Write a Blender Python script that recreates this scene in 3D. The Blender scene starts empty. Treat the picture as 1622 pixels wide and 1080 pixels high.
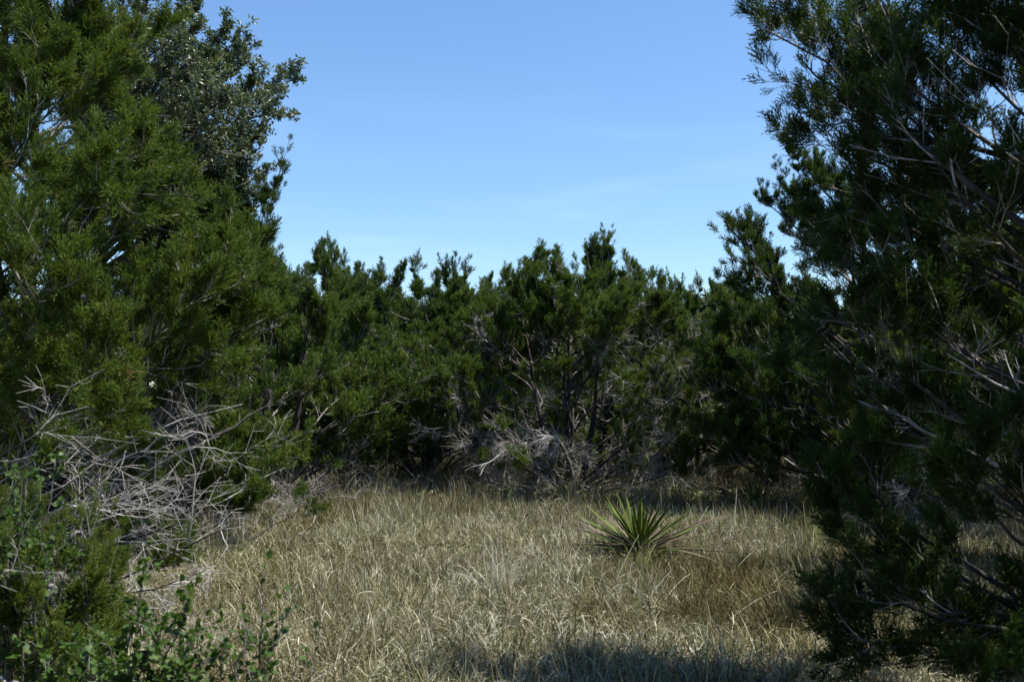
import bpy, math
import numpy as np
from mathutils import Vector

# ------------------------------------------------------------------ camera, sky, sun, exposure
S = bpy.context.scene
COL = S.collection
F = 1577.0            # focal length in photo pixels (35 mm on a 36 mm sensor, 1622 px wide)
EYE = 1.7
HORIZON = 620.0
cam_d = bpy.data.cameras.new('camera')
cam_d.lens = 35.0
cam_d.sensor_width = 36.0
cam_d.clip_start = 0.1
cam_d.clip_end = 3000.0
cam_d.dof.use_dof = True
cam_d.dof.focus_distance = 13.0
cam_d.dof.aperture_fstop = 5.0
cam = bpy.data.objects.new('camera', cam_d)
COL.objects.link(cam)
cam.location = (0, 0, EYE)
cam.rotation_euler = (math.radians(90) + math.atan((HORIZON - 540.0) / F), 0, 0)
S.camera = cam

SUN_AZ = math.radians(98.0)      # clockwise from the view direction (+Y)
SUN_EL = math.radians(64.0)
world = bpy.data.worlds.new('World')
S.world = world
world.use_nodes = True
wn = world.node_tree.nodes
wl = world.node_tree.links
for n in list(wn):
    wn.remove(n)
w_out = wn.new('ShaderNodeOutputWorld')
w_bg = wn.new('ShaderNodeBackground')
w_sky = wn.new('ShaderNodeTexSky')
w_sky.sky_type = 'NISHITA'
w_sky.sun_disc = False
w_sky.sun_elevation = SUN_EL
w_sky.sun_rotation = SUN_AZ
w_sky.altitude = 300.0
w_sky.air_density = 1.3
w_sky.dust_density = 0.0
w_sky.ozone_density = 9.5
w_bg.inputs['Strength'].default_value = 0.113
# a trace of very thin cirrus low in the sky
w_tc = wn.new('ShaderNodeTexCoord')
w_map = wn.new('ShaderNodeMapping')
w_map.inputs['Scale'].default_value = (2.2, 2.2, 13.0)
w_noise = wn.new('ShaderNodeTexNoise')
w_noise.inputs['Scale'].default_value = 1.6
w_noise.inputs['Detail'].default_value = 5.0
w_ramp = wn.new('ShaderNodeMapRange')
w_ramp.inputs['From Min'].default_value = 0.5
w_ramp.inputs['From Max'].default_value = 0.85
w_ramp.inputs['To Min'].default_value = 0.0
w_ramp.inputs['To Max'].default_value = 0.3
w_mix = wn.new('ShaderNodeMix')
w_mix.data_type = 'RGBA'
w_mix.inputs[7].default_value = (5.0, 6.3, 8.2, 1)
wl.new(w_tc.outputs['Generated'], w_map.inputs['Vector'])
wl.new(w_map.outputs['Vector'], w_noise.inputs['Vector'])
wl.new(w_noise.outputs['Fac'], w_ramp.inputs['Value'])
w_sep = wn.new('ShaderNodeSeparateXYZ')
w_low = wn.new('ShaderNodeMapRange')          # thin cloud only low in the sky
w_low.inputs['From Min'].default_value = 0.30
w_low.inputs['From Max'].default_value = 0.16
w_mul = wn.new('ShaderNodeMath')
w_mul.operation = 'MULTIPLY'
wl.new(w_tc.outputs['Generated'], w_sep.inputs[0])
wl.new(w_sep.outputs['Z'], w_low.inputs['Value'])
wl.new(w_ramp.outputs['Result'], w_mul.inputs[0])
wl.new(w_low.outputs['Result'], w_mul.inputs[1])
wl.new(w_mul.outputs[0], w_mix.inputs[0])
wl.new(w_sky.outputs['Color'], w_mix.inputs[6])
wl.new(w_mix.outputs[2], w_bg.inputs['Color'])
wl.new(w_bg.outputs['Background'], w_out.inputs['Surface'])

sun_d = bpy.data.lights.new('sun', 'SUN')
sun_d.energy = 5.0
sun_d.angle = math.radians(0.5)
sun_d.color = (1.0, 0.95, 0.87)
sun = bpy.data.objects.new('sun', sun_d)
COL.objects.link(sun)
sun_dir = Vector((math.sin(SUN_AZ) * math.cos(SUN_EL), math.cos(SUN_AZ) * math.cos(SUN_EL), math.sin(SUN_EL)))
sun.rotation_euler = (-sun_dir).to_track_quat('-Z', 'Y').to_euler()
sun.location = (8, -2, 14)

vs = S.view_settings
vs.view_transform = 'Standard'
vs.look = 'None'
vs.exposure = 0.72
vs.gamma = 1.0
vs.use_curve_mapping = False
S.cycles.max_bounces = 6
S.cycles.diffuse_bounces = 3
S.cycles.glossy_bounces = 2
S.cycles.transmission_bounces = 3


# ------------------------------------------------------------------ helpers
def at(px, py, Y):
    """world point seen at photo pixel (px, py) at distance Y"""
    return np.array([(px - 811.0) / F * Y, Y, EYE + (HORIZON - py) / F * Y])


def nrm(v):
    return v / np.maximum(np.linalg.norm(v, axis=-1, keepdims=True), 1e-9)


def make_mesh(name, V, faces, tint=None, mat=None, smooth=False):
    """V (n,3); faces: list of int arrays, each (m,3) or (m,4)"""
    me = bpy.data.meshes.new(name)
    V = np.ascontiguousarray(V, dtype=np.float32)
    me.vertices.add(len(V))
    me.vertices.foreach_set('co', V.ravel())
    faces = [np.asarray(f, dtype=np.int32) for f in faces if len(f)]
    loops = np.concatenate([f.ravel() for f in faces]).astype(np.int32)
    sizes = np.concatenate([np.full(len(f), f.shape[1], dtype=np.int32) for f in faces])
    starts = np.concatenate([[0], np.cumsum(sizes)[:-1]]).astype(np.int32)
    me.loops.add(len(loops))
    me.loops.foreach_set('vertex_index', loops)
    me.polygons.add(len(sizes))
    me.polygons.foreach_set('loop_start', starts)
    if smooth:
        me.polygons.foreach_set('use_smooth', np.ones(len(sizes), dtype=bool))
    me.update(calc_edges=True)
    if tint is not None:
        a = me.attributes.new('tint', 'FLOAT', 'POINT')
        a.data.foreach_set('value', np.ascontiguousarray(tint, dtype=np.float32))
    if mat is not None:
        me.materials.append(mat)
    return me


def link(name, data, parent=None, kind=None, label=None):
    o = bpy.data.objects.new(name, data)
    COL.objects.link(o)
    if parent is not None:
        o.parent = parent
    if kind:
        o['kind'] = kind
    if label:
        o['label'] = label
    return o


def thing(name, label, cat, loc=(0, 0, 0), rz=0.0, group=None):
    o = bpy.data.objects.new(name, None)
    o.empty_display_size = 0.2
    COL.objects.link(o)
    o.location = tuple(float(c) for c in loc)
    o.rotation_euler = (0, 0, rz)
    o['label'] = label
    o['category'] = cat
    if group:
        o['group'] = group
    return o


def copy_thing(src, label, loc, rz=0.0, scale=(1, 1, 1), group=None):
    r = src.copy()
    COL.objects.link(r)
    r.location = tuple(float(c) for c in loc)
    r.rotation_euler = (0, 0, rz)
    r.scale = scale
    r['label'] = label
    if group:
        r['group'] = group
    elif 'group' in r:
        del r['group']
    for ch in list(src.children):
        c = ch.copy()
        COL.objects.link(c)
        c.parent = r
        for g in list(ch.children):
            d = g.copy()
            COL.objects.link(d)
            d.parent = c
    return r


def tubes(P, R, sides):
    """P (N,K,3) paths, R (N,K) radii -> verts, quad faces (open tubes whose last ring is a point-like tip)"""
    N, K, _ = P.shape
    T = np.empty_like(P)
    T[:, 1:-1] = P[:, 2:] - P[:, :-2]
    T[:, 0] = P[:, 1] - P[:, 0]
    T[:, -1] = P[:, -1] - P[:, -2]
    T = nrm(T)
    ref = np.zeros((N, 1, 3))
    mean = nrm(P[:, -1] - P[:, 0])
    ref[:, 0, :] = np.where(np.abs(mean[:, 2:3]) < 0.8, np.array([[0, 0, 1.0]]), np.array([[1.0, 0, 0]]))
    A = nrm(np.cross(T, np.broadcast_to(ref, T.shape)))
    B = np.cross(T, A)
    ang = np.arange(sides) * 2 * math.pi / sides
    V = (P[:, :, None, :] + R[:, :, None, None] * (A[:, :, None, :] * np.cos(ang)[None, None, :, None] + B[:, :, None, :] * np.sin(ang)[None, None, :, None]))
    idx = np.arange(N * K * sides).reshape(N, K, sides)
    a = idx[:, :-1, :]
    b = np.roll(a, -1, axis=2)
    c = idx[:, 1:, :]
    d = np.roll(c, -1, axis=2)
    Q = np.stack([a, b, d, c], axis=-1).reshape(-1, 4)
    return V.reshape(-1, 3), Q


class Bag:
    """collects shapes of one mesh"""
    def __init__(self):
        self.V, self.Fc, self.T, self.n = [], [], [], 0

    def add(self, V, faces, tint):
        V = np.asarray(V)
        self.V.append(V)
        for f in faces:
            self.Fc.append(np.asarray(f) + self.n)
        self.T.append(np.broadcast_to(np.asarray(tint, dtype=np.float32), (len(V),)))
        self.n += len(V)

    def mesh(self, name, mat, smooth=False):
        return make_mesh(name, np.concatenate(self.V), self.Fc, np.concatenate(self.T), mat, smooth)


def place_templates(templates, pos, dirs, scale, tint, rng, up=None):
    """instances of small template meshes (V, T faces, tint) -> merged arrays; template axis = +Z"""
    bag = Bag()
    n = len(pos)
    if n == 0:
        return bag
    dirs = nrm(dirs)
    r = rng.normal(size=(n, 3))
    X = nrm(r - dirs * np.sum(r * dirs, axis=1, keepdims=True))
    Yv = np.cross(dirs, X)
    M = np.stack([X, Yv, dirs], axis=1)            # rows: local axes in world
    which = rng.integers(0, len(templates), n)
    for k, (tv, tf, tt) in enumerate(templates):
        s = np.where(which == k)[0]
        if len(s) == 0:
            continue
        V = np.einsum('vi,nij->nvj', tv, M[s]) * scale[s][:, None, None] + pos[s][:, None, :]
        nv = len(tv)
        off = (np.arange(len(s)) * nv)[:, None, None]
        faces = (tf[None, :, :] + off).reshape(-1, tf.shape[1])
        tn = np.clip(tint[s][:, None] + tt[None, :], 0, 1).reshape(-1)
        bag.add(V.reshape(-1, 3), [faces], tn)
    return bag


# ------------------------------------------------------------------ materials
def new_mat(name):
    m = bpy.data.materials.new(name)
    m.use_nodes = True
    nt = m.node_tree
    for n in list(nt.nodes):
        nt.nodes.remove(n)
    return m, nt.nodes, nt.links


def ramp_node(nodes, stops):
    r = nodes.new('ShaderNodeValToRGB')
    cr = r.color_ramp
    cr.elements[0].position, cr.elements[0].color = stops[0][0], (*stops[0][1], 1)
    cr.elements[1].position, cr.elements[1].color = stops[-1][0], (*stops[-1][1], 1)
    for p, c in stops[1:-1]:
        e = cr.elements.new(p)
        e.color = (*c, 1)
    return r


def leaf_mat(name, stops, rough=0.6, trans=0.25, patch=0.0, patch_scale=0.6, spec=0.3, per_instance=0.0, trans_gain=1.3, hue_patch=None):
    m, N, L = new_mat(name)
    out = N.new('ShaderNodeOutputMaterial')
    at_ = N.new('ShaderNodeAttribute')
    at_.attribute_name = 'tint'
    fac = at_.outputs['Fac']
    if patch:
        geo = N.new('ShaderNodeNewGeometry')
        no = N.new('ShaderNodeTexNoise')
        no.inputs['Scale'].default_value = patch_scale
        no.inputs['Detail'].default_value = 4.0
        L.new(geo.outputs['Position'], no.inputs['Vector'])
        mr = N.new('ShaderNodeMapRange')
        mr.inputs['From Min'].default_value = 0.3
        mr.inputs['From Max'].default_value = 0.7
        mr.inputs['To Min'].default_value = -patch
        mr.inputs['To Max'].default_value = patch
        L.new(no.outputs['Fac'], mr.inputs['Value'])
        ad = N.new('ShaderNodeMath')
        ad.operation = 'ADD'
        L.new(fac, ad.inputs[0])
        L.new(mr.outputs['Result'], ad.inputs[1])
        fac = ad.outputs[0]
    if per_instance:
        oi = N.new('ShaderNodeObjectInfo')
        mr2 = N.new('ShaderNodeMapRange')
        mr2.inputs['To Min'].default_value = -per_instance
        mr2.inputs['To Max'].default_value = per_instance
        L.new(oi.outputs['Random'], mr2.inputs['Value'])
        ad2 = N.new('ShaderNodeMath')
        ad2.operation = 'ADD'
        L.new(fac, ad2.inputs[0])
        L.new(mr2.outputs['Result'], ad2.inputs[1])
        fac = ad2.outputs[0]
    rp = ramp_node(N, stops)
    L.new(fac, rp.inputs['Fac'])
    col_out = rp.outputs['Color']
    if hue_patch:
        # broad drifts of a warmer and of a greener grass
        for sc_, tintc, seed_ in hue_patch:
            geo2 = N.new('ShaderNodeNewGeometry')
            vm = N.new('ShaderNodeVectorMath')
            vm.operation = 'ADD'
            vm.inputs[1].default_value = (seed_, seed_ * 1.7, 0)
            L.new(geo2.outputs['Position'], vm.inputs[0])
            nz = N.new('ShaderNodeTexNoise')
            nz.inputs['Scale'].default_value = sc_
            nz.inputs['Detail'].default_value = 5.0
            nz.inputs['Roughness'].default_value = 0.6
            L.new(vm.outputs[0], nz.inputs['Vector'])
            m2 = N.new('ShaderNodeMapRange')
            m2.inputs['From Min'].default_value = 0.46
            m2.inputs['From Max'].default_value = 0.72
            m2.inputs['To Max'].default_value = 0.7
            L.new(nz.outputs['Fac'], m2.inputs['Value'])
            hm = N.new('ShaderNodeMix')
            hm.data_type = 'RGBA'
            hm.blend_type = 'MULTIPLY'
            hm.inputs[7].default_value = (*tintc, 1)
            L.new(m2.outputs['Result'], hm.inputs[0])
            L.new(col_out, hm.inputs[6])
            col_out = hm.outputs[2]
    bs = N.new('ShaderNodeBsdfPrincipled')
    bs.inputs['Roughness'].default_value = rough
    bs.inputs['Specular IOR Level'].default_value = spec
    L.new(col_out, bs.inputs['Base Color'])
    if trans > 0:
        tr = N.new('ShaderNodeBsdfTranslucent')
        gm = N.new('ShaderNodeMix')
        gm.data_type = 'RGBA'
        gm.blend_type = 'MULTIPLY'
        gm.inputs[0].default_value = 1.0
        gm.inputs[7].default_value = (trans_gain * 1.05, trans_gain * 1.15, trans_gain * 0.6, 1)
        L.new(col_out, gm.inputs[6])
        L.new(gm.outputs[2], tr.inputs['Color'])
        mx = N.new('ShaderNodeMixShader')
        mx.inputs['Fac'].default_value = trans
        L.new(bs.outputs[0], mx.inputs[1])
        L.new(tr.outputs[0], mx.inputs[2])
        L.new(mx.outputs[0], out.inputs['Surface'])
    else:
        L.new(bs.outputs[0], out.inputs['Surface'])
    return m


def bark_mat(name, c0, c1, scale=18.0, stretch=0.15, bump=0.6):
    m, N, L = new_mat(name)
    out = N.new('ShaderNodeOutputMaterial')
    tc = N.new('ShaderNodeTexCoord')
    mp = N.new('ShaderNodeMapping')
    mp.inputs['Scale'].default_value = (1, 1, stretch)
    no = N.new('ShaderNodeTexNoise')
    no.inputs['Scale'].default_value = scale
    no.inputs['Detail'].default_value = 6
    no.inputs['Roughness'].default_value = 0.65
    L.new(tc.outputs['Object'], mp.inputs['Vector'])
    L.new(mp.outputs['Vector'], no.inputs['Vector'])
    at_ = N.new('ShaderNodeAttribute')
    at_.attribute_name = 'tint'
    ad = N.new('ShaderNodeMath')
    ad.operation = 'MULTIPLY_ADD'
    ad.inputs[1].default_value = 0.9
    L.new(at_.outputs['Fac'], ad.inputs[0])
    sub = N.new('ShaderNodeMath')
    sub.operation = 'SUBTRACT'
    sub.inputs[1].default_value = 0.42
    L.new(no.outputs['Fac'], sub.inputs[0])
    L.new(sub.outputs[0], ad.inputs[2])
    rp = ramp_node(N, [(0.0, c0), (1.0, c1)])
    L.new(ad.outputs[0], rp.inputs['Fac'])
    bs = N.new('ShaderNodeBsdfPrincipled')
    bs.inputs['Roughness'].default_value = 0.85
    bs.inputs['Specular IOR Level'].default_value = 0.15
    L.new(rp.outputs['Color'], bs.inputs['Base Color'])
    bp = N.new('ShaderNodeBump')
    bp.inputs['Strength'].default_value = bump
    bp.inputs['Distance'].default_value = 0.02
    L.new(no.outputs['Fac'], bp.inputs['Height'])
    L.new(bp.outputs['Normal'], bs.inputs['Normal'])
    L.new(bs.outputs[0], out.inputs['Surface'])
    return m


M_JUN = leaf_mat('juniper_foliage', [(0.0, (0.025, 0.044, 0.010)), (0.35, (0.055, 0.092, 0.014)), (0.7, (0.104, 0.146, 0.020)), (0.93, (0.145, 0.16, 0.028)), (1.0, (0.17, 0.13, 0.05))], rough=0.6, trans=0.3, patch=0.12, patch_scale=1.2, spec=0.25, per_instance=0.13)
M_OAK = leaf_mat('oak_leaf', [(0.0, (0.045, 0.065, 0.032)), (0.5, (0.08, 0.105, 0.052)), (1.0, (0.15, 0.17, 0.08))], rough=0.42, trans=0.28, patch=0.1, spec=0.55)
M_SHRUB = leaf_mat('shrub_leaf', [(0.0, (0.026, 0.056, 0.012)), (0.5, (0.050, 0.100, 0.018)), (1.0, (0.12, 0.175, 0.032))], rough=0.5, trans=0.3, patch=0.1, spec=0.28)
M_YUC = leaf_mat('yucca_leaf', [(0.0, (0.13, 0.10, 0.06)), (0.3, (0.045, 0.075, 0.014)), (0.6, (0.08, 0.125, 0.018)), (1.0, (0.15, 0.18, 0.035))], rough=0.5, trans=0.14, spec=0.22)
M_YDEAD = leaf_mat('dry_yucca_leaf', [(0.0, (0.07, 0.05, 0.035)), (0.5, (0.17, 0.13, 0.09)), (1.0, (0.36, 0.32, 0.25))], rough=0.7, trans=0.05, spec=0.2)
M_GRASS = leaf_mat('dry_grass', [(0, (0.047, 0.035, 0.022)), (0.16, (0.125, 0.082, 0.041)), (0.3, (0.115, 0.118, 0.040)), (0.45, (0.173, 0.151, 0.083)), (0.62, (0.269, 0.247, 0.165)), (0.8, (0.385, 0.372, 0.286)), (1, (0.636, 0.630, 0.519))], rough=0.6, trans=0.16, patch=0.14, patch_scale=0.9, spec=0.25, per_instance=0.13, trans_gain=1.0, hue_patch=[(0.55, (1.0, 0.95, 0.58), 3.0), (0.9, (0.97, 0.89, 0.82), 11.0), (1.4, (0.88, 0.94, 0.72), 23.0)])
M_GREENGRASS = leaf_mat('green_grass', [(0.0, (0.06, 0.085, 0.025)), (0.5, (0.14, 0.17, 0.05)), (1.0, (0.33, 0.33, 0.14))], rough=0.6, trans=0.25, spec=0.25)
M_STRAW = leaf_mat('straw', [(0.0, (0.22, 0.17, 0.10)), (0.5, (0.42, 0.37, 0.27)), (1.0, (0.68, 0.66, 0.6))], rough=0.6, trans=0.1, spec=0.25)
M_FORB = leaf_mat('forb_leaf', [(0.0, (0.06, 0.085, 0.03)), (0.5, (0.16, 0.19, 0.08)), (1.0, (0.30, 0.31, 0.17))], rough=0.6, trans=0.25, spec=0.25)
M_BARK = bark_mat('juniper_bark', (0.028, 0.024, 0.021), (0.22, 0.205, 0.19))
M_OAKBARK = bark_mat('oak_bark', (0.02, 0.018, 0.016), (0.12, 0.11, 0.10))
M_TWIG = bark_mat('twig_bark', (0.06, 0.05, 0.042), (0.62, 0.60, 0.57), scale=30, bump=0.2)


def ground_mat():
    m, N, L = new_mat('soil')
    out = N.new('ShaderNodeOutputMaterial')
    geo = N.new('ShaderNodeNewGeometry')
    n1 = N.new('ShaderNodeTexNoise')
    n1.inputs['Scale'].default_value = 0.7
    n1.inputs['Detail'].default_value = 8
    n2 = N.new('ShaderNodeTexNoise')
    n2.inputs['Scale'].default_value = 38
    n2.inputs['Detail'].default_value = 6
    L.new(geo.outputs['Position'], n1.inputs['Vector'])
    L.new(geo.outputs['Position'], n2.inputs['Vector'])
    ad = N.new('ShaderNodeMath')
    ad.operation = 'MULTIPLY_ADD'
    ad.inputs[1].default_value = 0.7
    L.new(n2.outputs['Fac'], ad.inputs[0])
    sb = N.new('ShaderNodeMath')
    sb.operation = 'SUBTRACT'
    sb.inputs[1].default_value = 0.35
    L.new(n1.outputs['Fac'], sb.inputs[0])
    L.new(sb.outputs[0], ad.inputs[2])
    rp = ramp_node(N, [(0.1, (0.055, 0.045, 0.035)), (0.45, (0.15, 0.125, 0.085)), (0.8, (0.28, 0.25, 0.19))])
    L.new(ad.outputs[0], rp.inputs['Fac'])
    bs = N.new('ShaderNodeBsdfPrincipled')
    bs.inputs['Roughness'].default_value = 0.95
    bs.inputs['Specular IOR Level'].default_value = 0.1
    L.new(rp.outputs['Color'], bs.inputs['Base Color'])
    bp = N.new('ShaderNodeBump')
    bp.inputs['Strength'].default_value = 0.8
    bp.inputs['Distance'].default_value = 0.03
    L.new(n2.outputs['Fac'], bp.inputs['Height'])
    L.new(bp.outputs['Normal'], bs.inputs['Normal'])
    L.new(bs.outputs[0], out.inputs['Surface'])
    return m


# ------------------------------------------------------------------ ground
def ground_z(x, y):
    x = np.asarray(x, dtype=float)
    y = np.asarray(y, dtype=float)
    near = np.exp(-(x ** 2 + (y - 12) ** 2) / 60.0 ** 2)
    return near * (0.04 * np.sin(0.9 * x + 0.4) * np.cos(0.7 * y) + 0.03 * np.sin(1.9 * x - 1.3 * y)) + 0.0


def axis_pts(lo, hi, step, far):
    a = np.arange(lo, hi + 1e-6, step)
    ext = []
    d = step
    v = hi
    while v < far:
        d *= 1.35
        v += d
        ext.append(v)
    ext2 = []
    d = step
    v = lo
    while v > -far:
        d *= 1.35
        v -= d
        ext2.append(v)
    return np.concatenate([np.array(ext2[::-1]), a, np.array(ext)])


gx = axis_pts(-14, 14, 0.4, 900)
gy = axis_pts(-4, 34, 0.4, 900)
GX, GY = np.meshgrid(gx, gy)
GV = np.stack([GX, GY, ground_z(GX, GY)], axis=-1).reshape(-1, 3)
nx, ny = len(gx), len(gy)
ii = np.arange(nx * ny).reshape(ny, nx)
GQ = np.stack([ii[:-1, :-1], ii[:-1, 1:], ii[1:, 1:], ii[1:, :-1]], axis=-1).reshape(-1, 4)
link('ground', make_mesh('ground', GV, [GQ], None, ground_mat(), True), kind='structure')


# ------------------------------------------------------------------ foliage templates
def plume(rng, n_axes, n_slivers, sliver, width):
    """a juniper spray along +Z (length 1): side axes rising at a slant, each feathered with slim slivers"""
    V, Fc, T = [], [], []

    def sl(p, d, l, w, t0):
        d = d / np.linalg.norm(d)
        x = np.cross(d, rng.normal(size=3))
        x /= np.linalg.norm(x)
        b = len(V)
        V.extend([p - w * x, p + w * x, p + d * l])
        Fc.append((b, b + 1, b + 2))
        T.extend([t0 - 0.06, t0 - 0.06, t0 + 0.12])

    axes = [(np.zeros(3), np.array([0.06, 0, 1.0]), 1.0)]
    for k in range(n_axes):
        t = 0.05 + 0.6 * k / n_axes
        az = k * 2.4 + rng.uniform(-0.5, 0.5)
        th = math.radians(rng.uniform(22, 48))
        axes.append((np.array([0.02, 0, t]), np.array([math.sin(th) * math.cos(az), math.sin(th) * math.sin(az), math.cos(th)]), rng.uniform(0.42, 0.62) * (1.1 - 0.5 * t)))
    for p0, d, l in axes:
        d = d / np.linalg.norm(d)
        m = n_slivers + (2 if l > 0.9 else 0)
        tt = rng.uniform(-0.08, 0.08)
        for j in range(m):
            u = (j + rng.uniform(0.2, 1.0)) / m
            o = rng.normal(size=3) * 0.42
            sl(p0 + d * l * u * 0.85, d + o, sliver * rng.uniform(0.7, 1.2), width * rng.uniform(0.75, 1.25), tt)
    return np.array(V), np.array(Fc, dtype=np.int32), np.array(T)


_r = np.random.default_rng(5)
SPRAY_FAR = [plume(_r, 5, 6, 0.22, 0.034) for _ in range(6)]


def oak_rosette(rng, n):
    V, Fc, T = [], [], []
    for k in range(n):
        az = k * 2.4 + rng.uniform(-0.4, 0.4)
        th = math.radians(rng.uniform(25, 95))
        d = np.array([math.sin(th) * math.cos(az), math.sin(th) * math.sin(az), math.cos(th)])
        up = np.array([0, 0, 1.0]) * 0.6 + rng.normal(size=3) * 0.5
        s = np.cross(d, up)
        s /= np.linalg.norm(s)
        nn = np.cross(s, d)
        l = rng.uniform(0.7, 1.1)
        w = l * 0.21
        p = np.array([rng.uniform(-0.4, 0.4), rng.uniform(-0.4, 0.4), rng.uniform(-1.2, 0.4)])
        b = len(V)
        V += [p + d * l * 0.08, p + d * l * 0.5 + s * w + nn * 0.05, p + d * l - nn * 0.06, p + d * l * 0.5 - s * w + nn * 0.05]
        Fc += [(b, b + 1, b + 2), (b, b + 2, b + 3)]
        T += [rng.uniform(-0.25, 0.25)] * 4
    return np.array(V), np.array(Fc, dtype=np.int32), np.array(T)


ROSETTE = [oak_rosette(_r, 7) for _ in range(4)]


# ------------------------------------------------------------------ tree growth
def paths_from(P0, D, L, K, up, wob, rng):
    """curved paths grown step by step"""
    n = len(P0)
    P = np.empty((n, K, 3))
    P[:, 0] = P0
    d = nrm(D)
    st = (L / (K - 1))[:, None]
    for k in range(1, K):
        P[:, k] = P[:, k - 1] + d * st
        d = d + rng.normal(size=(n, 3)) * wob
        d[:, 2] += up
        d = nrm(d)
    return P


def sample(P, idx, t):
    """point and tangent on path P[idx] at parameter t in 0..1"""
    K = P.shape[1]
    f = t * (K - 1)
    i = np.clip(f.astype(int), 0, K - 2)
    u = (f - i)[:, None]
    a = P[idx, i]
    b = P[idx, i + 1]
    return a * (1 - u) + b * u, nrm(b - a)


def bezier(a, b, c, K):
    t = np.linspace(0, 1, K)[None, :, None]
    return a[:, None] * (1 - t) ** 2 + b[:, None] * 2 * t * (1 - t) + c[:, None] * t ** 2


def envelope(zf, az, ph, shape):
    """relative crown radius at height fraction zf"""
    if shape == 'dome':
        pts = ([-0.2, 0.0, 0.12, 0.35, 0.6, 0.8, 0.93, 1.0, 1.3], [0.55, 0.72, 0.92, 1.0, 0.88, 0.66, 0.4, 0.12, 0.05])
    elif shape == 'cone':
        pts = ([-0.2, 0.0, 0.12, 0.35, 0.6, 0.8, 0.93, 1.0, 1.3], [0.7, 0.85, 1.0, 0.9, 0.62, 0.36, 0.18, 0.06, 0.03])
    else:  # round, for oaks
        pts = ([-0.2, 0.0, 0.25, 0.4, 0.6, 0.8, 0.93, 1.0, 1.3], [0.1, 0.2, 0.5, 0.85, 1.0, 0.88, 0.6, 0.2, 0.05])
    e = np.interp(zf, *pts)
    return e * (1 + 0.16 * np.sin(3 * az + ph[0] + 3 * zf) + 0.12 * np.sin(5 * az + ph[1] - 5 * zf) + 0.10 * np.sin(2 * az + ph[2] + 9 * zf))


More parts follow.
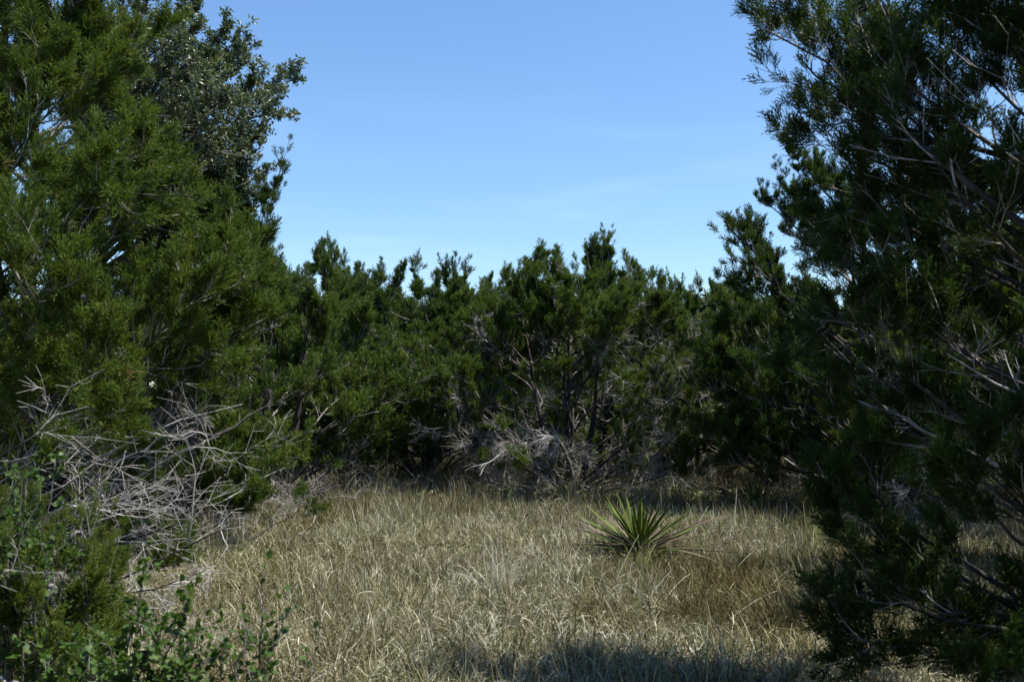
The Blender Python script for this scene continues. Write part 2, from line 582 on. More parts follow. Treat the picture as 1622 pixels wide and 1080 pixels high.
def grow_tree(seed, H, R, shape='dome', stems=4, limbs=55, extra=None, live_from=0.22, live_soft=0.14,
              branch_m=7.0, twig_n=7, sprays=3, spray_len=0.14, template=None, oak=False,
              dead_keep=0.9, tint=0.45, lean=(0, 0), side_bias=None, stem_r=0.065, low_cap=0.05, spread=0.35, inner=0.3, az_range=None, fine=2, clump=0.6, clump_size=0.9, limb_r=1.0, mix=0.4, low_slim=1.0, leaders=1.0):
    """returns dict: stems (P,R list), limbs (P,R, alive), twig bag, foliage bag. Coordinates local to the base."""
    rng = np.random.default_rng(seed)
    ph = rng.uniform(0, 6.28, 3)
    K0 = 11
    # stems
    az0 = np.arange(stems) * 2 * math.pi / stems + rng.uniform(-0.5, 0.5, stems)
    tip_r = R * spread * rng.uniform(0.5, 1.1, stems)
    top = H * rng.uniform(0.72, 0.84, stems)
    top[0] = H * 0.86
    A = np.stack([0.07 * np.cos(az0), 0.07 * np.sin(az0), np.full(stems, -0.12)], axis=1)
    C = np.stack([tip_r * np.cos(az0) + lean[0] * top, tip_r * np.sin(az0) + lean[1] * top, top], axis=1)
    B = np.stack([C[:, 0] * 0.75, C[:, 1] * 0.75, top * 0.4], axis=1)
    SP = bezier(A, B, C, K0)
    SP[:, 1:-1] += rng.normal(size=(stems, K0 - 2, 3)) * np.array([0.035, 0.035, 0.0]) * (H / 4)
    SR = stem_r * (H / 4.0) * rng.uniform(0.75, 1.1, stems)[:, None] * np.linspace(1.0, 0.1, K0)[None, :] ** 0.8
    SR[:, 0] *= 1.35
    # limb tips on the crown envelope
    zf = np.concatenate([rng.uniform(low_cap, 0.9, limbs - limbs // 3), rng.uniform(0.7, 0.875, limbs // 3)])
    az = rng.uniform(0, 2 * math.pi, limbs)
    if az_range is not None:
        k = rng.random(limbs) < 0.6
        az[k] = rng.uniform(az_range[0], az_range[1], k.sum())
    rr = R * envelope(zf, az, ph, shape) * np.clip(rng.normal(0.93, 0.1, limbs), 0.6, 1.15)
    tips = np.stack([rr * np.cos(az) + lean[0] * zf * H, rr * np.sin(az) + lean[1] * zf * H, zf * H], axis=1)
    forced = np.zeros(limbs, bool)
    alive_bias = rng.normal(0, 0.13, limbs)
    if extra is not None and len(extra):
        ex = np.array([e[:3] for e in extra], dtype=float)
        tips = np.concatenate([tips, ex])
        forced = np.concatenate([forced, np.ones(len(ex), bool)])
        alive_bias = np.concatenate([alive_bias, np.array([e[3] if len(e) > 3 else 1.0 for e in extra])])
    nl = len(tips)
    tz = tips[:, 2] / H
    reach = np.hypot(tips[:, 0] - lean[0] * tips[:, 2], tips[:, 1] - lean[1] * tips[:, 2])
    # start on the stem whose direction suits
    sel = np.empty(nl, int)
    st_t = np.empty(nl)
    for i in range(nl):
        dots = np.cos(az0 - math.atan2(tips[i, 1], tips[i, 0])) + rng.normal(0, 0.35, stems)
        s = int(np.argmax(dots))
        sel[i] = s
        want = tips[i, 2] - reach[i] * rng.uniform(0.25, 0.75)
        st_t[i] = np.clip(want / top[s], 0.08, 0.93)
    L0, _ = sample(SP, sel, st_t)
    mid = (L0 + tips) * 0.5
    sag = rng.uniform(-0.16, 0.10, nl) * np.linalg.norm(tips - L0, axis=1)
    mid[:, 2] += sag
    mid[:, :2] += rng.normal(size=(nl, 2)) * 0.09 * np.linalg.norm(tips - L0, axis=1)[:, None]
    K1 = 9
    LP = bezier(L0, mid, tips, K1)
    llen = np.linalg.norm(tips - L0, axis=1)
    wob = rng.normal(size=(nl, K1 - 2, 3)) * 0.02 * np.minimum(llen, 2.2)[:, None, None]
    wob[:, 1:-1] = 0.3 * wob[:, :-2] + 0.6 * wob[:, 1:-1] + 0.3 * wob[:, 2:]
    LP[:, 1:-1] += wob
    LR = np.minimum(0.0065 + 0.0105 * llen, 0.032)[:, None] * limb_r * (H / 4.0) ** 0.3 * np.linspace(1.0, 0.14, K1)[None, :] ** 0.9
    # branchlets
    sp_l = np.clip((tz - 0.66) / 0.16, 0, 1)
    nb = np.maximum(llen * branch_m * (1 + 0.6 * sp_l), 4 + 5 * sp_l).astype(int)
    bi = np.repeat(np.arange(nl), nb)
    spire = np.clip((tz[bi] - 0.66) / 0.16, 0, 1)
    inn = inner * (1 - 0.7 * spire)
    bt = np.clip(inn + (1.0 - inn) * rng.random(len(bi)) ** (0.5 + 0.15 * spire) + rng.normal(0, 0.02, len(bi)), inn * 0.6, 1.0)
    bp, btan = sample(LP, bi, bt)
    side = rng.normal(size=(len(bi), 3))
    side = nrm(side - btan * np.sum(side * btan, axis=1, keepdims=True))
    bd = nrm(btan * 0.75 + side * 0.8 + np.array([0, 0, 0.22]))
    bl = np.clip(llen[bi] * 0.32, 0.22, 0.6) * rng.uniform(0.6, 1.25, len(bi)) * (1.25 - 0.6 * bt)
    bd = nrm(bd + spire[:, None] * np.array([0, 0, 0.55]))
    bl = bl * (1 - spire * np.clip(0.82 * bt ** 1.6, 0.0, 0.82))
    if low_slim < 1.0:
        bl = bl * np.where(forced[bi] & (tz[bi] < 0.3), low_slim, 1.0)
    # upright leaders that give the crown its spiky outline
    lead = np.zeros(len(bi), bool)
    if not oak:
        nle = np.where(tz > 0.55, 4, np.where(tz > 0.3, 2, 1))
        nle = np.maximum((nle * leaders).astype(int), 0)
        li_ = np.repeat(np.arange(nl), nle)
        lt0 = rng.uniform(0.62, 1.0, len(li_))
        
        lp_, ltan_ = sample(LP, li_, lt0)
        ld_ = nrm(ltan_ * 0.3 + rng.normal(size=lp_.shape) * 0.2 + np.array([0, 0, 1.0]))
        ll_ = rng.uniform(0.2, 0.46, len(li_)) * np.interp(tz[li_], [0.4, 0.8], [0.8, 1.1])
        bi, bt, bp, bd, bl = np.concatenate([bi, li_]), np.concatenate([bt, lt0]), np.concatenate([bp, lp_]), np.concatenate([bd, ld_]), np.concatenate([bl, ll_])
        spire = np.concatenate([spire, np.zeros(len(li_))])
        lead = np.concatenate([lead, np.ones(len(li_), bool)])
    # alive?
    bend = bp + bd * bl[:, None]
    bz = bend[:, 2] / H
    baz = np.arctan2(bend[:, 1] - lean[1] * bend[:, 2], bend[:, 0] - lean[0] * bend[:, 2])
    brf = np.hypot(bend[:, 0] - lean[0] * bend[:, 2], bend[:, 1] - lean[1] * bend[:, 2]) / np.maximum(R * envelope(bz, baz, ph, shape), 0.2)
    brf = np.maximum(brf, np.clip((bz - 0.6) / 0.15, 0, 1))
    q3 = bend * 6.283 / clump_size
    cl_noise = (np.sin(q3[:, 0] + ph[0] + 1.3 * np.sin(q3[:, 2])) + np.sin(q3[:, 1] + ph[1] + 1.1 * np.sin(q3[:, 0])) + np.sin(q3[:, 2] * 1.2 + ph[2] + 1.2 * np.sin(q3[:, 1]))) - 0.3
    score = np.minimum((bz - live_from) / live_soft, 1.2) + np.clip((brf - 0.62) * 2.2, -1.2, 0.9) + alive_bias[bi] * 3.5 + rng.normal(0, mix, len(bi)) + clump * cl_noise + 1.6 * spire
    alive = score > 0.0
    keep = alive | (rng.random(len(bi)) < dead_keep)
    lead, spire = lead[keep], spire[keep]
    bi, bt, bp, bd, bl, alive, bz = bi[keep], bt[keep], bp[keep], bd[keep], bl[keep], alive[keep], bz[keep]
    upb = np.where(alive, 0.12, -0.02)
    BPa = paths_from(bp, bd, bl, 5, 0.10, 0.13, rng)
    dsel = ~alive
    if dsel.any():
        BPa[dsel] = paths_from(bp[dsel], bd[dsel] - np.array([0, 0, 0.25]), bl[dsel] * 1.15, 5, -0.03, 0.36, rng)
    # twigs
    ti = np.repeat(np.arange(len(bi)), twig_n)
    tt = np.clip(rng.uniform(0.12, 1.02, len(ti)), 0, 1)
    tp, ttan = sample(BPa, ti, tt)
    side = rng.normal(size=(len(ti), 3))
    side = nrm(side - ttan * np.sum(side * ttan, axis=1, keepdims=True))
    talive = alive[ti]
    upk = np.where(talive, 0.45, 0.0)[:, None]
    td = nrm(ttan * 0.8 + side * 0.7 + np.array([[0, 0, 1.0]]) * upk)
    tl = np.clip(bl[ti] * np.where(alive[ti], 0.34, 0.42), 0.07, 0.24) * rng.uniform(0.6, 1.3, len(ti)) * (1.2 - 0.5 * tt)
    tl = np.where(talive, tl * (1 - 0.5 * spire[ti] * bt[ti]), tl * 1.25)
    tl = np.where(lead[ti], bl[ti] * 0.42 * (1.06 - tt) + 0.02, tl)
    TP = paths_from(tp, td, tl, 3, 0.08, 0.18, rng)
    twigs = Bag()
    # branchlet tubes
    grey = np.where(alive, 0.4, 0.5) + rng.normal(0, 0.18, len(bi))
    br = np.where(alive, 0.0038, 0.0038)[:, None] * rng.uniform(0.7, 1.4, len(bi))[:, None] * np.linspace(1.0, 0.35, 5)[None, :] * (H / 4.0) ** 0.3
    v, q = tubes(BPa, br, 3)
    twigs.add(v, [q], np.repeat(np.clip(grey, 0, 1), 15))
    # bare twigs of the dead branchlets, thin stalks of the live ones
    dd = np.where(~talive)[0]
    if len(dd):
        v, q = tubes(TP[dd], np.full((len(dd), 1), 0.0021) * np.linspace(1, 0.45, 3)[None, :], 3)
        twigs.add(v, [q], np.repeat(np.clip(0.5 + rng.normal(0, 0.17, len(dd)), 0, 1), 9))
        if fine:
            fi = np.repeat(dd, fine)
            fp, ft = sample(TP, fi, rng.uniform(0.2, 1.0, len(fi)))
            fd = nrm(ft + rng.normal(size=(len(fi), 3)) * 0.7)
            FP = paths_from(fp, fd, tl[fi] * rng.uniform(0.4, 0.9, len(fi)), 2, 0, 0.1, rng)
            v, q = tubes(FP, np.full((len(fi), 1), 0.0017) * np.array([[1, 0.5]]), 3)
            twigs.add(v, [q], np.repeat(np.clip(0.48 + rng.normal(0, 0.16, len(fi)), 0, 1), 6))
    ll = np.where(talive)[0]
    if len(ll):
        v, q = tubes(TP[ll][:, [0, 2]], np.full((len(ll), 1), 0.0024) * np.array([[1, 0.5]]), 3)
        twigs.add(v, [q], np.repeat(np.clip(0.3 + rng.normal(0, 0.15, len(ll)), 0, 1), 6))
    # sprays
    si = np.repeat(ll, sprays)
    sp, sd = sample(TP, si, rng.uniform(0.15, 1.0, len(si)))
    lt = (rng.normal(0, 0.10, len(bi)))[ti[si]] + (rng.normal(0, 0.07, nl))[bi[ti[si]]] + tint
    if oak:
        d = nrm(sd + rng.normal(size=sd.shape) * 0.4 + np.array([0, 0, 0.25]))
        sc = spray_len * rng.uniform(0.75, 1.2, len(si))
        fol = place_templates(template or ROSETTE, sp, d, sc, lt + rng.normal(0, 0.08, len(si)), rng)
    else:
        sps = spire[ti[si]] * np.clip((bt[ti[si]] - 0.35) / 0.6, 0, 1)
        d = nrm(sd + rng.normal(size=sd.shape) * 0.22 + np.array([0, 0, 1.0]) * (0.45 + 0.8 * sps)[:, None])
        sc = spray_len * rng.uniform(0.7, 1.3, len(si)) * (1 - 0.42 * sps) * np.where(lead[ti[si]], 0.95 - 0.5 * tt[si], 1.0)
        # a few browning sprays
        lt = lt + (rng.random(len(si)) < 0.012) * 0.5
        fol = None if template in ('fine', 'mid') else place_templates(template or SPRAY_FAR, sp, d, sc, lt + rng.normal(0, 0.06, len(si)), rng)
    lim_alive = np.zeros(nl)
    np.add.at(lim_alive, bi, alive.astype(float))
    cnt = np.bincount(bi, minlength=nl).astype(float)
    return dict(SP=SP, SR=SR, LP=LP, LR=LR, twigs=twigs, fol=fol, pts=None if oak else (sp, d, sc), tint=tint, level=template, frac=lim_alive / np.maximum(cnt, 1), llen=llen, nspr=len(si), H=H)


TRI = [0]


def scatter_group(name, coll):
    """geometry nodes: instance one child of coll on every vertex, by the attributes var, rot, scl"""
    ng = bpy.data.node_groups.new(name, 'GeometryNodeTree')
    ng.interface.new_socket('Geometry', in_out='INPUT', socket_type='NodeSocketGeometry')
    ng.interface.new_socket('Geometry', in_out='OUTPUT', socket_type='NodeSocketGeometry')
    gi = ng.nodes.new('NodeGroupInput')
    go = ng.nodes.new('NodeGroupOutput')
    iop = ng.nodes.new('GeometryNodeInstanceOnPoints')
    ci = ng.nodes.new('GeometryNodeCollectionInfo')
    ci.inputs['Collection'].default_value = coll
    ci.inputs['Separate Children'].default_value = True
    ci.inputs['Reset Children'].default_value = True
    iop.inputs['Pick Instance'].default_value = True

    def named(nm, ty):
        nd = ng.nodes.new('GeometryNodeInputNamedAttribute')
        nd.data_type = ty
        nd.inputs['Name'].default_value = nm
        return nd.outputs['Attribute']

    ng.links.new(gi.outputs[0], iop.inputs['Points'])
    ng.links.new(ci.outputs[0], iop.inputs['Instance'])
    ng.links.new(named('var', 'INT'), iop.inputs['Instance Index'])
    e2r = ng.nodes.new('FunctionNodeEulerToRotation')
    ng.links.new(named('rot', 'FLOAT_VECTOR'), e2r.inputs[0])
    ng.links.new(e2r.outputs[0], iop.inputs['Rotation'])
    ng.links.new(named('scl', 'FLOAT'), iop.inputs['Scale'])
    ng.links.new(iop.outputs[0], go.inputs[0])
    return ng


def scatter_points(name, pos, rot, scl, var, mat):
    n = len(pos)
    me = bpy.data.meshes.new(name)
    me.vertices.add(n)
    me.vertices.foreach_set('co', np.ascontiguousarray(pos, dtype=np.float32).ravel())
    me.attributes.new('rot', 'FLOAT_VECTOR', 'POINT').data.foreach_set('vector', np.ascontiguousarray(rot, dtype=np.float32).ravel())
    me.attributes.new('scl', 'FLOAT', 'POINT').data.foreach_set('value', np.ascontiguousarray(scl, dtype=np.float32))
    me.attributes.new('var', 'INT', 'POINT').data.foreach_set('value', np.ascontiguousarray(var, dtype=np.int32))
    me.materials.append(mat)
    return me


_fine = {}


def fine_sprays(mat, tint, level='fine'):
    """unlinked collection of finely feathered juniper sprays for the nearest trees"""
    key = (round(tint, 2), level)
    if key not in _fine:
        rr_ = np.random.default_rng(17)
        coll = bpy.data.collections.new('fine_sprays')
        for k in range(8):
            tv, tf, tt = plume(rr_, 9, 13, 0.125, 0.018) if level == 'fine' else plume(rr_, 7, 9, 0.18, 0.026)
            c = tint + 0.05 * (k % 4 - 1.5) + (0.42 if k == 7 else 0.0)
            o = bpy.data.objects.new('spray_%d' % k, make_mesh('spray', tv, [tf], np.clip(c + tt, 0, 1), mat))
            coll.objects.link(o)
        _fine[key] = scatter_group('spray_scatter', coll)
    return _fine[key]


def fine_foliage(parent, g, mat, tint, rng, level='fine'):
    sp, d, sc = g['pts']
    d = nrm(d)
    rot = np.stack([np.zeros(len(d)), np.arccos(np.clip(d[:, 2], -1, 1)), np.arctan2(d[:, 1], d[:, 0])], axis=1)
    var = rng.integers(0, 7, len(sp))
    var[rng.random(len(sp)) < 0.02] = 7
    o = link('foliage', scatter_points('foliage', sp, rot, sc, var, mat), parent, kind='stuff')
    o.modifiers.new('scatter', 'NODES').node_group = fine_sprays(mat, tint, level)
    return o


def build_tree(name, label, loc, g, foliage_mat, bark, limb_parts=0, rz=0.0, group=None, cat='tree', trunk_tint=0.1, dead_label=True):
    """thing > trunk (each stem), limb / dead_limb (largest ones), branchwork, twigs, foliage"""
    t = thing(name, label, cat, loc, rz, group)
    for k in range(len(g['SP'])):
        b = Bag()
        v, q = tubes(g['SP'][k:k + 1], g['SR'][k:k + 1], 8)
        b.add(v, [q], trunk_tint)
        link('trunk', b.mesh('trunk', bark, True), t)
    order = np.argsort(-g['llen'])
    rest = []
    for n_, k in enumerate(order):
        if n_ < limb_parts:
            dead = g['frac'][k] < 0.15
            b = Bag()
            v, q = tubes(g['LP'][k:k + 1], g['LR'][k:k + 1], 6)
            b.add(v, [q], 0.6 if dead else trunk_tint + 0.05)
            link('dead_limb' if dead else 'limb', b.mesh('limb', M_TWIG if dead else bark, True), t)
        else:
            rest.append(k)
    if rest:
        rest = np.array(rest)
        b = Bag()
        v, q = tubes(g['LP'][rest], g['LR'][rest], 5)
        tn = np.where(g['frac'][rest] < 0.15, 0.6, trunk_tint * 0.9)
        b.add(v, [q], np.repeat(tn, g['LP'].shape[1] * 5))
        link('branchwork', b.mesh('branchwork', M_TWIG, True), t, kind='stuff')
    me = g['twigs'].mesh('twigs', M_TWIG)
    link('twigs', me, t, kind='stuff')
    bags = [g['twigs']]
    if g['fol'] is None:
        fine_foliage(t, g, foliage_mat, g['tint'], np.random.default_rng(9), g['level'])
    else:
        link('foliage', g['fol'].mesh('foliage', foliage_mat), t, kind='stuff')
        bags.append(g['fol'])
    n = sum(len(f) * (f.shape[1] - 2) for bg_ in bags for f in bg_.Fc)
    TRI[0] += n
    print('tree', label[:40], 'sprays', g['nspr'], 'tris', n)
    return t


def base(px, Y):
    x = (px - 811.0) / F * Y
    return np.array([x, Y, float(ground_z(x, Y))])


def targets(bs, lst):
    """(px, py, Y, life) list -> local tip positions"""
    out = []
    for px, py, Y, life in lst:
        p = at(px, py, Y) - bs
        out.append((p[0], p[1], p[2], life))
    return out


# ------------------------------------------------------------------ trees on the sunny side of the clearing
b0 = base(-130, 6.9)
g = grow_tree(11, 6.2, 1.75, 'dome', stems=4, limbs=70, fine=3, live_from=0.22, live_soft=0.13, mix=0.55, branch_m=5.0, twig_n=8, sprays=4, dead_keep=0.3, limb_r=0.46,
              spray_len=0.14, template='fine', tint=0.55, low_cap=0.06, az_range=(-1.9, 1.1), clump=1.1, clump_size=0.9,
              extra=targets(b0, [(150, 30, 6.6, 0.6), (215, 60, 6.9, 0.6), (110, 110, 6.2, 0.6), (30, 150, 6.0, 0.6), (20, 260, 5.8, 0.4), (280, 300, 6.9, 0.4), (220, 240, 6.6, 0.3), (340, 420, 6.7, 0.4), (300, 480, 6.3, 0.4), (390, 520, 7.2, 0.3), (330, 560, 6.6, 0.2),
                                 (385, 640, 6.5, -1), (350, 690, 6.2, -1), (300, 760, 6.0, -1), (370, 830, 6.2, -0.12), (360, 790, 6.6, -0.3), (330, 900, 5.9, -0.25), (250, 830, 5.7, -1),
                                 (210, 960, 5.6, -1), (160, 900, 5.5, -1), (280, 700, 6.4, -1), (375, 715, 7.0, -0.5), (330, 640, 7.2, -1), (60, 840, 5.2, -1), (120, 640, 5.4, 0.2), (200, 560, 5.6, 0.3), (90, 420, 5.3, 0.4), (180, 300, 5.7, 0.4),
                                 (340, 775, 7.0, -1), (260, 650, 5.9, -1), (150, 720, 5.3, -1), (40, 700, 5.0, -0.6), (300, 850, 6.3, -1), (120, 800, 5.3, -1)]))
build_tree('juniper_tree', 'big sunlit juniper with a skirt of bare silver-grey dead limbs over the grass', b0, g, M_JUN, M_BARK, limb_parts=46)

b1 = base(70, 10.6)
g = grow_tree(23, 7.0, 2.0, 'oak', stems=3, limbs=68, live_from=0.1, live_soft=0.2, branch_m=6.0, twig_n=6, sprays=3, clump=0.3, spray_len=0.056,
              oak=True, tint=0.5, stem_r=0.12, low_cap=0.4, spread=0.5,
              extra=targets(b1, [(274, 10, 9.8, 1), (304, -15, 10.2, 1), (234, -30, 9.6, 1), (214, 40, 9.4, 1), (254, 60, 9.0, 1), (294, -60, 10.4, 1), (384, 90, 9.8, 1), (409, 150, 10.0, 1), (394, 200, 10.2, 1), (409, 260, 10.4, 1), (369, 290, 10.0, 1), (284, 60, 9.3, 1), (354, 150, 9.2, 1), (314, 170, 9.2, 1), (363, 60, 10.4, 1), (418, 175, 10.6, 1), (408, 230, 10.4, 1), (398, 130, 10.8, 1), (348, 40, 10.0, 1), (298, 30, 9.6, 1), (388, 300, 10.2, 0.2), (318, 110, 9.4, 1), (328, 230, 9.5, 1), (368, 180, 9.8, 1)]))
build_tree('live_oak', 'live oak with small pale glossy leaves rising behind the big sunlit juniper', b1, g, M_OAK, M_OAKBARK, limb_parts=30)

b2 = base(285, 10.2)
g = grow_tree(31, 4.5, 1.15, 'dome', stems=3, limbs=46, live_from=0.2, branch_m=8, twig_n=7, sprays=3, spray_len=0.14, template='mid', tint=0.38,
              extra=targets(b2, [(425, 345, 10.2, 1), (435, 290, 10.3, 1), (405, 400, 10, 1), (420, 425, 10.4, 1), (385, 455, 9.8, 1)]))
build_tree('juniper_tree', 'slim dark juniper with upswept tips just beneath the live oak crown', b2, g, M_JUN, M_BARK, limb_parts=14)

# a mid-distance juniper that is lit and bushy to the ground
b3 = base(430, 14.6)
gA = grow_tree(41, 3.8, 1.95, 'dome', stems=4, limbs=70, live_from=0.16, live_soft=0.12, branch_m=7.0, twig_n=7, sprays=3, spray_len=0.16, tint=0.56, low_cap=0.03)
tA = build_tree('juniper_tree', 'bushy bright green juniper with branches reaching down to the clearing\'s edge', b3, gA, M_JUN, M_BARK, limb_parts=16)

b4 = base(668, 18.6)
gB = grow_tree(53, 4.3, 2.2, 'dome', mix=0.6, limb_r=0.8, stems=4, limbs=66, live_from=0.24, live_soft=0.14, branch_m=7, twig_n=7, sprays=3, spray_len=0.17, tint=0.42, low_cap=0.1,
               extra=targets(b4, [(640, 426, 18.6, 1), (655, 432, 18.4, 1), (700, 434, 18.6, 1), (720, 442, 18.5, 1), (570, 454, 18.6, 1), (600, 456, 18.4, 1)]))
tB = build_tree('juniper_tree', 'dome-shaped juniper with a dark forked trunk and spiky top, behind the clearing', b4, gB, M_JUN, M_BARK, limb_parts=16)

b5 = base(905, 15.9)
gC = grow_tree(67, 4.0, 2.2, 'dome', stems=4, limbs=90, live_from=0.45, live_soft=0.35, mix=1.1, dead_keep=0.95, stem_r=0.05, limb_r=0.8, branch_m=7.0, twig_n=7, sprays=3, spray_len=0.15, template='mid', tint=0.5, low_cap=0.08, fine=4, clump=0.75,
               extra=targets(b5, [(868, 405, 15.9, 1), (880, 417, 15.7, 1), (850, 422, 15.9, 1), (820, 452, 15.6, 1), (1010, 472, 15.8, 1), (1040, 492, 16, 1)]))
tC = build_tree('juniper_tree', 'wide juniper with leaning twin trunks and a grey tangle of dead twigs behind the yucca', b5, gC, M_JUN, M_BARK, limb_parts=24, trunk_tint=0.0)

b6 = base(948, 18.2)
gD = grow_tree(71, 4.9, 0.85, 'cone', stems=2, limbs=34, live_from=0.3, branch_m=6, twig_n=5, sprays=3, spray_len=0.15, template='mid', tint=0.4, spread=0.15, stem_r=0.05)
build_tree('juniper_tree', 'thin young juniper whose airy tip pokes above the wide grey-twigged juniper', b6, gD, M_JUN, M_BARK)

# ---- the shaded side
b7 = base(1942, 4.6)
g = grow_tree(83, 6.0, 1.4, 'dome', stems=4, limbs=60, live_from=0.05, live_soft=0.14, branch_m=5.0, twig_n=7, sprays=3, spray_len=0.13, template='fine', tint=0.13, low_cap=0.42, low_slim=0.6, limb_r=0.75, dead_keep=0.2,  # low tint puts part of this tree's shade into its foliage colour
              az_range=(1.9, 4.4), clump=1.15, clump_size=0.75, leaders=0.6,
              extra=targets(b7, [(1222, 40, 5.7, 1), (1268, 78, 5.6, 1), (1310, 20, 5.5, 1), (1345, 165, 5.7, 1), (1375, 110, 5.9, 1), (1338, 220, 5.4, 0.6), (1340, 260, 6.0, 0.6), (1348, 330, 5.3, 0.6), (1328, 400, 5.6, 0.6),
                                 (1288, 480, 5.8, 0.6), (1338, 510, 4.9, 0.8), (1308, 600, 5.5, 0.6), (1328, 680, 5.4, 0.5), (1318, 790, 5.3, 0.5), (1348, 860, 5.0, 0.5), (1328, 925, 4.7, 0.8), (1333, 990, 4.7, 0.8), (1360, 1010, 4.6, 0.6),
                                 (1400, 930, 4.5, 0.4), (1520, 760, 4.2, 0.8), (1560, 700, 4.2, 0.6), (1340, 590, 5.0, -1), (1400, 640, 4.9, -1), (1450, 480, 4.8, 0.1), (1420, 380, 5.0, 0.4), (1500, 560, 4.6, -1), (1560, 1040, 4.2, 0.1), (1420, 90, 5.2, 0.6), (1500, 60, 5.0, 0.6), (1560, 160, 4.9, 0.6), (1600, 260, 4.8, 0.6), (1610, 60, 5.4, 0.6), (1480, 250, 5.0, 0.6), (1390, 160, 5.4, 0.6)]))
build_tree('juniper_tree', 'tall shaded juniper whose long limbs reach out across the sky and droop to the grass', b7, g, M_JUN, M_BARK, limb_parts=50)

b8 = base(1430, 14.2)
g = grow_tree(97, 5.7, 2.3, 'dome', stems=4, limbs=56, live_from=0.2, branch_m=6, twig_n=7, sprays=3, spray_len=0.15, template='mid', tint=0.2,  # foliage colour darkened to carry the shade on this tree
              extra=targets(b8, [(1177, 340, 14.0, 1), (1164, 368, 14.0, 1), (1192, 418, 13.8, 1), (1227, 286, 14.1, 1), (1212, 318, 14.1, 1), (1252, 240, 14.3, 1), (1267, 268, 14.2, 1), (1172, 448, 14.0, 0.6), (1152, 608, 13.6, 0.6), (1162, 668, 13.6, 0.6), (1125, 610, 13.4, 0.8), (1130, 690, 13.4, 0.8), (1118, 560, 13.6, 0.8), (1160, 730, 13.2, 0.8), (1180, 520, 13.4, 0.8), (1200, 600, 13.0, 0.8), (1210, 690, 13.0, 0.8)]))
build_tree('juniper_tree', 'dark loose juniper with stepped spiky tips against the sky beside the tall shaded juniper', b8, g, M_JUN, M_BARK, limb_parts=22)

# ------------------------------------------------------------------ trees that reuse grown shapes
def again(src, label, px, Y, rz, s, sz=None, group=None, dx=0.0):
    return copy_thing(src, label, base(px, Y) + np.array([dx, 0, 0]), rz, (s, s, sz if sz else s), group)


again(tA, 'dark juniper in deep shade above the shadowed yucca', 1235, 16.8, 2.1, 0.92, 1.0)
again(tB, 'mid-green juniper between the wide grey-twigged juniper and the shaded trees', 1105, 18.6, 3.3, 0.82, 0.9)
again(tB, 'juniper with a dark ragged top behind the bright bushy one', 505, 20.5, 1.9, 0.95, 1.14)
again(tA, 'juniper with two small spires between the live oak and the dark ragged-topped one', 405, 18.5, 4.0, 0.85, 1.12)
again(tB, 'juniper filling the dip between the dome-shaped juniper and the wide grey-twigged one', 795, 22.0, 0.7, 0.9, 1.02)
again(tA, 'juniper lost in the gloom low behind the dark loose juniper', 1420, 18.5, 5.2, 1.0, 1.05)
again(tB, 'juniper with a rounded dark top right behind the young airy tip', 985, 21.5, 2.6, 0.85, 1.08)
again(tA, 'juniper seen through the dead limbs of the big sunlit one', 215, 12.6, 1.2, 0.85, 0.95)
again(tC, 'twiggy juniper seen through the lowest branches of the tall shaded one', 1640, 12.0, 2.2, 0.95, 1.0)

# the wood goes on to the right of the frame and shades the trees at its edge
again(tB, 'juniper of the shady wood next to the tall shaded juniper', 2150, 7.6, 1.0, 1.15, 1.45)
again(tA, 'juniper of the shady wood farther along beside the dark loose juniper', 1800, 14.0, 2.4, 1.15, 1.4)
again(tA, 'juniper of the shady wood closest to the viewer', 2950, 4.6, 0.2, 1.25, 1.6)
again(tB, 'juniper of the shady wood between the viewer and the tall shaded juniper', 4100, 2.4, 1.7, 1.1, 1.5)
for lab_, x_, y_, rz_, s_ in (('unseen juniper added behind the viewer on the shaded side', 3.6, -2.6, 0.5, 1.4), ('unseen juniper added behind the viewer on the sunny side', -3.4, -3.0, 2.5, 1.4), ('unseen juniper added right behind the viewer', 0.3, -5.2, 4.0, 1.5)):
    copy_thing(tB, lab_, (x_, y_, 0.0), rz_, (1.1, 1.1, s_))  # unseen trees, added to cut sky fill on the camera-facing sides

again(tA, 'small low juniper closing the gap between the bushy bright juniper and the dome-shaped one', 565, 18.0, 0.4, 0.68, 0.66)
again(tB, 'small juniper tucked low between the dome-shaped juniper and the wide grey-twigged one', 775, 19.2, 5.0, 0.66, 0.62)
again(tA, 'small dark juniper low behind the yucca, beside the wide grey-twigged juniper', 1060, 19.0, 3.4, 0.66, 0.62)

# pale live oaks behind
b9 = base(1085, 24.0)
gO = grow_tree(103, 4.7, 1.9, 'oak', stems=3, limbs=36, live_from=0.05, live_soft=0.2, branch_m=6, twig_n=6, sprays=3, spray_len=0.10, oak=True, tint=0.75, low_cap=0.3)
tO = build_tree('live_oak', 'pale grey-green live oak top beyond the shadowed junipers', b9, gO, M_OAK, M_OAKBARK)
again(tO, 'low pale live oak showing over the dip between the two middle junipers', 755, 25.0, 1.4, 0.95, 0.94)
again(tO, 'pale live oak far behind the dark loose juniper\'s stepped tips', 1190, 23.0, 3.0, 0.95, 1.0)
gr = 'dark junipers of the wood beyond the clearing'
lab = 'dark juniper of the wood beyond the clearing, glimpsed between the nearer trunks'
for k, (px, Y) in enumerate([(330, 27), (560, 29), (700, 27.5), (860, 28.5), (960, 30), (1060, 29), (1280, 27), (1480, 22), (60, 20)]):
    again([tA, tB][k % 2], lab, px, Y, 0.9 * k + 0.3, 1.05, 1.0, gr)

print("TRIS", TRI[0])


